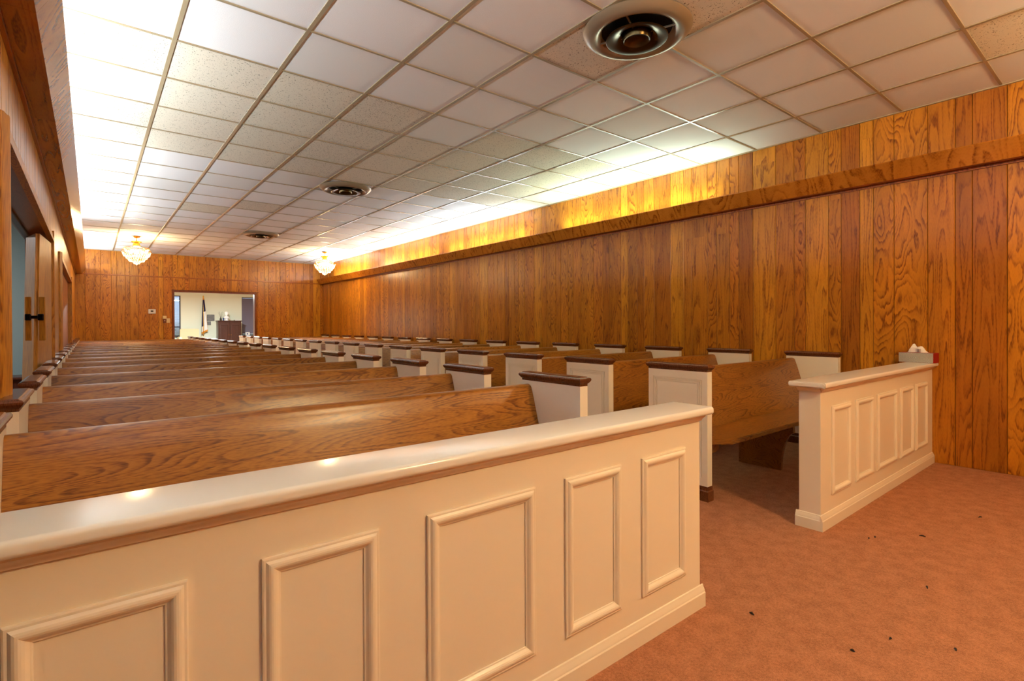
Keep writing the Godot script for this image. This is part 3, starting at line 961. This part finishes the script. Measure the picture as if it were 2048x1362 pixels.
# ---------------------------------------------------------------- half walls
func half_wall(label: String, x0: float, x1: float, top: float, panels: Array, y0: float, y1: float, open_left: bool, open_right: bool) -> Node3D:
	var t := thing("half_wall", label, "half wall", Vector3(0, 0, -1.15))
	var ct := 0.030
	part("body", dbox(x0, x1, 0.0, top - ct - 0.0003, 0.0, 0.112, 0.0015), mats.cream_paint, t)
	var cx0 := x0 - 0.042 if open_left else x0
	var cx1 := x1 + 0.042 if open_right else x1
	var cap := begin()
	var r := 0.011
	var pr := PackedVector2Array()
	for a in range(0, 91, 15):
		pr.append(Vector2(0.152 - r + r * sin(deg_to_rad(a)), top - r + r * cos(deg_to_rad(a))))
	for a in range(0, 91, 15):
		pr.append(Vector2(0.152 - r + r * cos(deg_to_rad(a)), top - ct + r - r * sin(deg_to_rad(a))))
	for a in range(0, 91, 15):
		pr.append(Vector2(-0.040 + r - r * sin(deg_to_rad(a)), top - ct + r - r * cos(deg_to_rad(a))))
	for a in range(0, 91, 15):
		pr.append(Vector2(-0.040 + r - r * cos(deg_to_rad(a)), top - r + r * sin(deg_to_rad(a))))
	sweep(cap, pr, cx0 + (0.006 if open_left else 0.0), cx1 - (0.006 if open_right else 0.0), DD, DY, DX)
	var pin := PackedVector2Array()
	for v in pr:
		pin.append(Vector2(0.056 + (v.x - 0.056) * 0.955, top - ct / 2 + (v.y - top + ct / 2) * 0.62))
	if open_left:
		sweep(cap, pin, cx0, cx0 + 0.0062, DD, DY, DX)
	if open_right:
		sweep(cap, pin, cx1 - 0.0062, cx1, DD, DY, DX)
	part("cap", cap.commit(), mats.cream_gloss, t)
	# small cove moulding under the cap
	var mp := PackedVector2Array([Vector2(0, 0), Vector2(0.006, 0), Vector2(0.010, 0.008), Vector2(0.022, 0.018), Vector2(0.024, 0.024), Vector2(0, 0.024)])
	part("cap_moulding", sweep_mesh(mp, x0 - (0.006 if open_left else 0.0), x1 + (0.006 if open_right else 0.0), -DD, DY, DX, Vector3(0, top - ct - 0.0245, 0.0002)), mats.cream_paint, t)
	if open_left:
		part("cap_moulding", sweep_mesh(mp, -0.003, 0.115, -DX, DY, DD, Vector3(x0 - 0.0002, top - ct - 0.0245, 0)), mats.cream_paint, t)
	if open_right:
		part("cap_moulding", sweep_mesh(mp, -0.003, 0.115, DX, DY, DD, Vector3(x1 + 0.0002, top - ct - 0.0245, 0)), mats.cream_paint, t)
	var bp := PackedVector2Array([Vector2(0, 0), Vector2(0.015, 0), Vector2(0.015, 0.054), Vector2(0.012, 0.058), Vector2(0.0115, 0.064), Vector2(0.006, 0.074), Vector2(0.004, 0.082), Vector2(0, 0.084)])
	part("baseboard", sweep_mesh(bp, x0 - (0.015 if open_left else 0.0), x1 + (0.015 if open_right else 0.0), -DD, DY, DX, Vector3(0, 0, 0.0002)), mats.cream_paint, t)
	part("baseboard", sweep_mesh(bp, x0, x1, DD, DY, DX, Vector3(0, 0, -0.1122)), mats.cream_paint, t)
	if open_left:
		part("baseboard", sweep_mesh(bp, 0.0, 0.127, -DX, DY, DD, Vector3(x0 - 0.0002, 0, 0)), mats.cream_paint, t)
	if open_right:
		part("baseboard", sweep_mesh(bp, 0.0, 0.127, DX, DY, DD, Vector3(x1 + 0.0002, 0, 0)), mats.cream_paint, t)
	var fp := [Vector2(0, 0), Vector2(0, 0.006), Vector2(0.003, 0.0074), Vector2(0.007, 0.0076), Vector2(0.009, 0.0092), Vector2(0.012, 0.0115), Vector2(0.016, 0.0130), Vector2(0.020, 0.0132), Vector2(0.024, 0.0120), Vector2(0.028, 0.0092), Vector2(0.031, 0.0062), Vector2(0.0335, 0.0040), Vector2(0.0365, 0.0030), Vector2(0.0375, 0.0)]
	for p in panels:
		part("panel_moulding", frame_mesh(p[1] - p[0], y1 - y0, fp, DX, DY, -DD), mats.cream_paint, t, Vector3(p[0], y0, 0.0003))
	return t

func build_half_walls() -> void:
	half_wall("long cream panelled half wall before the pews beside the folding doors", XL + 0.006, 1.882, 0.793, [[-0.114, 0.139], [0.267, 0.521], [0.649, 1.007], [1.130, 1.394], [1.508, 1.776]], 0.157, 0.648, false, true)
	half_wall("short cream panelled half wall carrying the tissue box", 3.062, XR - 0.006, 0.803, [[3.203, 3.487], [3.572, 3.870], [3.947, 4.343], [4.424, 4.728], [4.792, 5.096]], 0.166, 0.660, true, false)

# ---------------------------------------------------------------- pews
const PEW_W := 2.177
const END_T := 0.053
const END_D := 0.443

func make_pew() -> Node3D:
	var t := thing("pew", "pew", "pew")
	var d := END_D
	# ends: painted panel with a wooden cap and foot; grooves on both faces are recessed between flush strips
	for e in 2:
		var x0 := 0.0 if e == 0 else PEW_W - END_T
		var en := part("end_panel", pew_end_mesh(e == 0), mats.pew_paint, t, Vector3(x0, 0, 0))
		var cp := begin()
		var prof := [Vector2(0.0, 0.816), Vector2(-0.0, 0.826), Vector2(0.006, 0.832), Vector2(0.013, 0.842), Vector2(0.014, 0.850), Vector2(0.010, 0.856), Vector2(0.002, 0.858), Vector2(-0.003, 0.862)]
		ring_stack(cp, 0.0, END_T, 0.0, d, prof)
		part("cap", cp.commit(), mats.cap_wood, en)
		var bs := begin()
		ring_stack(bs, 0.0, END_T, 0.0, d, [Vector2(0.007, 0.0), Vector2(0.007, 0.062), Vector2(0.002, 0.068), Vector2(0.002, 0.092), Vector2(-0.001, 0.094)])
		part("foot", bs.commit(), mats.cap_wood, en)
		# bracket under the seat
		var sgn := 1.0 if e == 0 else -1.0
		var bx := END_T + 0.0003 if e == 0 else PEW_W - END_T - 0.0003
		var bp := PackedVector2Array([Vector2(0, 0.342), Vector2(0.20, 0.342), Vector2(0.185, 0.318), Vector2(0.15, 0.298), Vector2(0.10, 0.287), Vector2(0, 0.284)])
		part("bracket", sweep_mesh(bp, 0.03, 0.065, DX * sgn, DY, DD, Vector3(bx, 0, 0)), mats.oak_1, t)
	# back: leaning panel with a rounded top
	var f := PackedVector2Array()
	f.append(Vector2(0.232, 0.345))
	f.append(Vector2(0.244, 0.40))
	f.append(Vector2(0.276, 0.50))
	f.append(Vector2(0.311, 0.61))
	f.append(Vector2(0.340, 0.71))
	f.append(Vector2(0.357, 0.762))
	for a in range(0, 181, 20):
		var c := Vector2(0.394, 0.768)
		f.append(c + Vector2(-cos(deg_to_rad(a)) * 0.0335, sin(deg_to_rad(a)) * 0.030))
	f.append(Vector2(0.405, 0.70))
	f.append(Vector2(0.345, 0.50))
	f.append(Vector2(0.290, 0.345))
	part("back", sweep_mesh(f, END_T + 0.0004, PEW_W - END_T - 0.0004, DD, DY, DX), mats.oak_0, t)
	# seat with clipped front corners
	var sp := begin()
	var x0 := END_T + 0.0004
	var x1 := PEW_W - END_T - 0.0004
	var outline := PackedVector2Array([Vector2(x0, 0.230), Vector2(x0, -0.004), Vector2(x0 + 0.025, -0.012), Vector2(x0 + 0.095, -0.080), Vector2(x0 + 0.11, -0.086), Vector2(x1 - 0.11, -0.086), Vector2(x1 - 0.095, -0.080), Vector2(x1 - 0.025, -0.012), Vector2(x1, -0.004), Vector2(x1, 0.230)])
	sweep(sp, outline, 0.356, 0.380, DX, DD, DY)
	var inner := PackedVector2Array()
	for v in outline:
		inner.append(Vector2(clampf(v.x, x0 + 0.004, x1 - 0.004), clampf(v.y + 0.004, -0.08, 0.2295)))
	sweep(sp, inner, 0.3802, 0.3835, DX, DD, DY)
	sweep(sp, inner, 0.3525, 0.3558, DX, DD, DY)
	part("seat", sp.commit(), mats.oak_1, t)
	# middle support
	var br := PackedVector2Array([Vector2(0.03, 0.0), Vector2(0.36, 0.0), Vector2(0.36, 0.3445), Vector2(0.29, 0.3445), Vector2(0.22, 0.352), Vector2(-0.06, 0.352)])
	for a in range(6, 85, 13):
		var c := Vector2(-0.075, 0.0)
		br.append(Vector2(-0.075 + 0.105 * sin(deg_to_rad(a)) * 1.0, 0.30 * cos(deg_to_rad(a))))
	part("middle_support", sweep_mesh(br, 1.075, 1.105, DD, DY, DX), mats.oak_1, t)
	return t

# stacked rectangular rings: profile of (outset, height), closed on top and bottom
func ring_stack(st: SurfaceTool, x0: float, x1: float, d0: float, d1: float, prof: Array) -> void:
	for i in prof.size() - 1:
		var p: Vector2 = prof[i]
		var q: Vector2 = prof[i + 1]
		var cp := [Vector3(x0 - p.x, p.y, -d0 + p.x), Vector3(x1 + p.x, p.y, -d0 + p.x), Vector3(x1 + p.x, p.y, -d1 - p.x), Vector3(x0 - p.x, p.y, -d1 - p.x)]
		var cq := [Vector3(x0 - q.x, q.y, -d0 + q.x), Vector3(x1 + q.x, q.y, -d0 + q.x), Vector3(x1 + q.x, q.y, -d1 - q.x), Vector3(x0 - q.x, q.y, -d1 - q.x)]
		var outs := [Vector3(0, 0, 1), Vector3(1, 0, 0), Vector3(0, 0, -1), Vector3(-1, 0, 0)]
		var nn := Vector2(q.y - p.y, -(q.x - p.x)).normalized()
		for k in 4:
			var o: Vector3 = outs[k]
			quad(st, cp[k], cp[(k + 1) % 4], cq[(k + 1) % 4], cq[k], o * nn.x + DY * nn.y)
		if i == 0:
			quad(st, cp[0], cp[1], cp[2], cp[3], -DY)
		if i == prof.size() - 2:
			quad(st, cq[0], cq[1], cq[2], cq[3], DY)

# painted pew end: slab with three nested grooves on the outer face
func pew_end_mesh(outer_is_left: bool) -> ArrayMesh:
	var st := begin()
	var y0 := 0.0
	var y1 := 0.8155
	var gd := 0.005
	var gw := 0.0048
	var xo := 0.0 if outer_is_left else END_T
	var sx := 1.0 if outer_is_left else -1.0
	# core
	bbox(st, Vector3(minf(xo + sx * gd, xo + sx * END_T), y0, -END_D), Vector3(maxf(xo + sx * gd, xo + sx * END_T), y1, 0))
	# outer skin in nested rectangles, leaving the grooves open
	var insets := [0.0, 0.040, 0.0525, 0.065]
	var n := Vector3(-sx, 0, 0)
	for i in 4:
		var a: float = insets[i] + (gw if i > 0 else 0.0)
		var b: float = insets[i + 1] if i < 3 else -1.0
		var za := -a
		var zb := -END_D + a
		var ya := 0.10 + a if i > 0 else y0
		var yb := y1 - a - (0.008 if i > 0 else 0.0)
		if b < 0.0:
			skin(st, xo, sx, gd, ya, yb, za, zb)
		else:
			var yc: float = 0.10 + b
			var yd: float = y1 - b - 0.008
			skin(st, xo, sx, gd, ya, yb, za, -b)
			skin(st, xo, sx, gd, ya, yb, -END_D + b, zb)
			skin(st, xo, sx, gd, ya, yc, -b, -END_D + b)
			skin(st, xo, sx, gd, yd, yb, -b, -END_D + b)
	return st.commit()

func skin(st: SurfaceTool, xo: float, sx: float, gd: float, ya: float, yb: float, za: float, zb: float) -> void:
	bbox(st, Vector3(minf(xo, xo + sx * gd), ya, minf(za, zb)), Vector3(maxf(xo, xo + sx * gd), yb, maxf(za, zb)))

const ORD := ["first", "second", "third", "fourth", "fifth", "sixth", "seventh", "eighth", "ninth", "tenth", "eleventh", "twelfth", "thirteenth", "fourteenth", "fifteenth", "sixteenth", "seventeenth"]

func build_pews() -> void:
	var proto := make_pew()
	for block in 2:
		for k in 17:
			var o: Node3D = proto
			if block > 0 or k > 0:
				o = proto.duplicate()
				o.name = numbered("pew")
				add_child(o)
			o.position = Vector3(-0.258 if block == 0 else 3.012, 0, -(1.786 + 0.803 * k))
			var where := "the long half wall by the folding doors" if block == 0 else "the short half wall with the tissue box"
			o.set_meta("label", "oak pew with white ends, %s row behind %s" % [ORD[k], where])
			o.set_meta("category", "pew")
			o.set_meta("group", "oak pews by the folding doors" if block == 0 else "oak pews by the plank wall")
			(o.get_node("back") as MeshInstance3D).material_override = mats["oak_%d" % ((k * 5 + block * 3) % 6)]

# ---------------------------------------------------------------- ceiling vents and lamps
func build_vents() -> void:
	var first: Node3D = null
	var spots := [[2.5426, 1.959, "above the aisle gap between the half walls"], [2.5426, 6.53, "halfway down the room"], [2.5426, 10.80, "between the two chandeliers"]]
	for i in 3:
		var q: Array = spots[i]
		var at := Vector3(q[0], CEIL, -q[1])
		var label := "round stepped metal ceiling vent %s" % q[2]
		if first != null:
			var o: Node3D = first.duplicate()
			o.name = numbered("ceiling_vent")
			add_child(o)
			o.position = at
			o.set_meta("label", label)
			continue
		first = thing("ceiling_vent", label, "vent", at, "round ceiling vents")
		part("outer_cone", lathe_mesh([Vector2(0.205, 0.0005), Vector2(0.215, -0.018), Vector2(0.232, -0.038), Vector2(0.255, -0.046), Vector2(0.29, -0.034), Vector2(0.312, -0.014), Vector2(0.318, -0.006), Vector2(0.315, 0.0)], 56), mats.vent_metal, first)
		part("inner_cone", lathe_mesh([Vector2(0.10, -0.006), Vector2(0.125, -0.030), Vector2(0.160, -0.048), Vector2(0.178, -0.052), Vector2(0.181, -0.056), Vector2(0.176, -0.059), Vector2(0.13, -0.050), Vector2(0.095, -0.03)], 48), mats.vent_bronze, first)
		part("centre_cup", lathe_mesh([Vector2(0.0, -0.030), Vector2(0.05, -0.034), Vector2(0.066, -0.048), Vector2(0.072, -0.064), Vector2(0.078, -0.066), Vector2(0.080, -0.062), Vector2(0.085, -0.02), Vector2(0.06, -0.006)], 40), mats.vent_bronze, first)
		part("throat", lathe_mesh([Vector2(0.0, -0.0012), Vector2(0.222, -0.0012)], 48), mats.black, first)
		var st := begin()
		for k in 4:
			bbox(st, Vector3(0.06, -0.030, -0.004), Vector3(0.225, -0.022, 0.004), 0.0, Transform3D(Basis(Vector3.UP, PI / 2 * k + 0.4), Vector3.ZERO))
		part("spider", st.commit(), mats.vent_metal, first)

func prism_ring(r0: float, y0: float, r1: float, y1: float, count: int, w: float) -> ArrayMesh:
	var st := begin()
	for k in count:
		var a := TAU * k / count
		var d := Vector3(cos(a), 0, sin(a))
		var s := Vector3(-sin(a), 0, cos(a))
		var top := d * r0 + DY * y0
		var bot := d * r1 + DY * y1
		var mid := top.lerp(bot, 0.75)
		for f in 2:
			var o := d * (0.006 if f == 0 else -0.006)
			var n := d if f == 0 else -d
			var n1 := (n + s * 0.7).normalized()
			var n2 := (n - s * 0.7).normalized()
			tri(st, top + o * 0.3, mid + s * w, mid + o, n1, n1, n1)
			tri(st, top + o * 0.3, mid - s * w, mid + o, n2, n2, n2)
			tri(st, bot, mid + s * w, mid + o, n1, n1, n1)
			tri(st, bot, mid - s * w, mid + o, n2, n2, n2)
	return st.commit()

func ring_mesh(r: float, y: float, h: float) -> ArrayMesh:
	return lathe_mesh([Vector2(r - 0.006, y), Vector2(r + 0.006, y), Vector2(r + 0.007, y - h), Vector2(r - 0.005, y - h), Vector2(r - 0.006, y)], 40)

func build_chandeliers() -> void:
	var spots := [[0.702, 12.55, E_FAR_CHANDELIER, "crystal chandelier with brass stem by the folding door wall, far end"], [4.366, 12.55, E_FAR_CHANDELIER, "crystal chandelier with brass stem by the plank wall, far end"], [4.366, -0.45, E_NEAR_RIGHT, "crystal chandelier over the carpet before the short half wall"], [2.10, -0.95, E_NEAR_MIDDLE, "crystal chandelier over the open floor facing both half walls"]]
	for q in spots:
		var t := thing("chandelier", q[3], "chandelier", Vector3(q[0], CEIL, -q[1]), "crystal chandeliers")
		part("canopy", lathe_mesh([Vector2(0, -0.0005), Vector2(0.062, -0.0005), Vector2(0.060, -0.012), Vector2(0.035, -0.026), Vector2(0.014, -0.034), Vector2(0, -0.034)], 24), mats.brass, t)
		var st := begin()
		bar(st, Vector3(0, -0.033, 0), Vector3(0, -0.20, 0), 0.006, 0.006, 8)
		part("stem", st.commit(), mats.brass, t)
		part("crown", lathe_mesh([Vector2(0.0, -0.105), Vector2(0.085, -0.10), Vector2(0.088, -0.112), Vector2(0.05, -0.13), Vector2(0.065, -0.19), Vector2(0.02, -0.205), Vector2(0, -0.205)], 24), mats.brass, t)
		var st2 := begin()
		for k in 6:
			var a := TAU * k / 6
			bar(st2, Vector3(cos(a) * 0.04, -0.195, sin(a) * 0.04), Vector3(cos(a) * 0.195, -0.228, sin(a) * 0.195), 0.004, 0.004, 6)
			bar(st2, Vector3(cos(a) * 0.195, -0.228, sin(a) * 0.195), Vector3(cos(a) * 0.236, -0.29, sin(a) * 0.236), 0.003, 0.003, 6)
			bar(st2, Vector3(cos(a) * 0.236, -0.29, sin(a) * 0.236), Vector3(cos(a) * 0.15, -0.425, sin(a) * 0.15), 0.003, 0.003, 6)
			bar(st2, Vector3(cos(a) * 0.15, -0.425, sin(a) * 0.15), Vector3(cos(a) * 0.07, -0.475, sin(a) * 0.07), 0.003, 0.003, 6)
		part("frame", st2.commit(), mats.brass, t)
		for g in [[0.198, -0.225, 0.175, -0.315, 28, 0.014], [0.240, -0.285, 0.205, -0.395, 34, 0.014], [0.195, -0.35, 0.165, -0.445, 28, 0.012], [0.152, -0.42, 0.115, -0.50, 22, 0.012], [0.075, -0.47, 0.04, -0.545, 12, 0.012]]:
			var rg := part("ring", ring_mesh(g[0], g[1], 0.008), mats.brass, t)
			var pm := part("prisms", prism_ring(g[0], g[1] - 0.008, g[2], g[3], g[4], g[5]), mats.crystal, rg)
			pm.set_meta("kind", "stuff")
		part("drop", lathe_mesh([Vector2(0, -0.565), Vector2(0.016, -0.552), Vector2(0.016, -0.538), Vector2(0.0, -0.52)], 14), mats.crystal, t)
		for k in 6:
			var a := TAU * (k + 0.5) / 6
			part("bulb_light", lathe_mesh([Vector2(0, -0.26), Vector2(0.012, -0.27), Vector2(0.02, -0.30), Vector2(0.016, -0.335), Vector2(0.0, -0.345)], 12), mats.bulb_light, t, Vector3(cos(a) * 0.10, 0, sin(a) * 0.10))
		part("bulb_light", lathe_mesh([Vector2(0, -0.255), Vector2(0.03, -0.27), Vector2(0.045, -0.30), Vector2(0.03, -0.335), Vector2(0.0, -0.345)], 14), mats.bulb_light, t)
		var l := OmniLight3D.new()
		l.name = "bulb_glow"
		l.light_color = BULB
		l.light_energy = float(q[2])
		l.light_size = 0.11
		l.omni_range = 30.0
		l.omni_attenuation = 2.0
		l.shadow_enabled = true
		t.add_child(l, true)
		l.position = Vector3(0, -0.30, 0)

# ---------------------------------------------------------------- small things
func build_small_things() -> void:
	# tissue box on the end of the short half wall
	var tb := thing("tissue_box", "grey chevron tissue box with red end on the short half wall", "tissue box", Vector3(5.183, 0.8035, -1.222))
	tb.rotation.y = deg_to_rad(-8.0)
	part("carton", dbox(-0.05, 0.05, 0.0, 0.078, -0.118, 0.118, 0.001), mats.box_red, tb)
	var st := begin()
	for s in [-1.0, 1.0]:
		var pts := [Vector3(s * 0.0504, 0.001, 0.117), Vector3(s * 0.0504, 0.001, -0.117), Vector3(s * 0.0504, 0.077, -0.117), Vector3(s * 0.0504, 0.077, 0.117)]
		var uv := [Vector2(0, 1), Vector2(1, 1), Vector2(1, 0), Vector2(0, 0)]
		var order := [0, 2, 1, 0, 3, 2] if s > 0 else [0, 1, 2, 0, 2, 3]
		for i in order:
			st.set_normal(Vector3(s, 0, 0))
			st.set_uv(uv[i])
			st.add_vertex(pts[i])
	part("printed_side", st.commit(), mats.chevron_print, tb)
	var ti := begin()
	var prev: Array = []
	for k in 13:
		var a := float(k) / 12.0
		var z := lerpf(0.06, -0.075, a)
		var hgt: float = 0.078 + 0.045 * sin(a * PI) + [0.0, 0.004, 0.012, 0.018, 0.012, 0.004, 0.0, 0.018, 0.032, 0.034, 0.018, 0.0, -0.004][k]
		var row := [Vector3(-0.012 - 0.02 * sin(a * 9.0) * 0.5, 0.0788, z), Vector3(-0.02 + 0.012 * sin(a * 14.0), lerpf(0.0788, hgt, 0.6), z), Vector3(0.008 * sin(a * 11.0), hgt, z), Vector3(0.022 + 0.008 * cos(a * 12.0), lerpf(0.0788, hgt, 0.5), z), Vector3(0.014, 0.0788, z)]
		if k > 0:
			for j in 4:
				var n: Vector3 = (row[j] - prev[j]).cross(prev[j + 1] - prev[j]).normalized()
				quad(ti, prev[j], prev[j + 1], row[j + 1], row[j], n)
		prev = row
	part("tissue", ti.commit(), mats.tissue, tb)
	# thermostat and the two controls by the doorway
	var th := thing("thermostat", "white thermostat with small dark screen on the back wall", "thermostat", Vector3(1.147, 1.418, -DB + 0.0045))
	part("case", dbox(-0.074, 0.074, 0.0, 0.11, -0.026, 0.0, 0.008), mats.white_plastic, th)
	part("screen", dbox(-0.027, 0.027, 0.04, 0.078, -0.0285, -0.0262), mats.screen_dark, th)
	var sw := thing("wall_dispenser", "ivory topped brown wall control left of the doorway", "control", Vector3(1.40, 1.19, -DB + 0.0045))
	part("upper_case", dbox(-0.04, 0.04, 0.105, 0.178, -0.035, 0.0, 0.005), mats.ivory, sw)
	part("lower_case", dbox(-0.032, 0.032, 0.0, 0.1045, -0.028, 0.0, 0.004), mats.casing_wood, sw)
	part("knob", lathe_mesh([Vector2(0, 0.012), Vector2(0.011, 0.006), Vector2(0.011, -0.006), Vector2(0, -0.012)], 12), mats.white_plastic, sw, Vector3(0, 0.06, 0.034))
	var lp := thing("light_switch", "ivory light switch plate beside the doorway casing", "switch", Vector3(1.475, 1.195, -DB + 0.0045))
	part("plate", dbox(-0.034, 0.034, 0.0, 0.112, -0.006, 0.0, 0.002), mats.ivory, lp)
	part("toggle", dbox(-0.005, 0.005, 0.046, 0.066, -0.018, -0.0062, 0.002), mats.ivory, lp)
	# crumbs on the carpet
	for q in [[3.185, 0.936, 0.012], [3.14, 0.95, 0.006], [3.391, 0.783, 0.014], [3.974, 0.650, 0.012], [2.75, 0.62, 0.012], [1.98, 0.99, 0.011], [2.30, 0.44, 0.009], [2.02, 0.66, 0.007], [2.20, 0.60, 0.006]]:
		var s := begin()
		bar(s, Vector3(-q[2], 0.002, 0), Vector3(0, 0.005, 0), 0.002, 0.004, 6)
		bar(s, Vector3(0, 0.005, 0), Vector3(q[2], 0.002, 0), 0.004, 0.0015, 6)
		var c := part("crumb", s.commit(), mats.speck, self, Vector3(q[0], 0.0, -q[1]))
		c.rotation.y = q[0] * 7.0
		tag(c, "tiny dark crumb lying on the open carpet by the half walls", "crumb", "crumbs on the carpet")
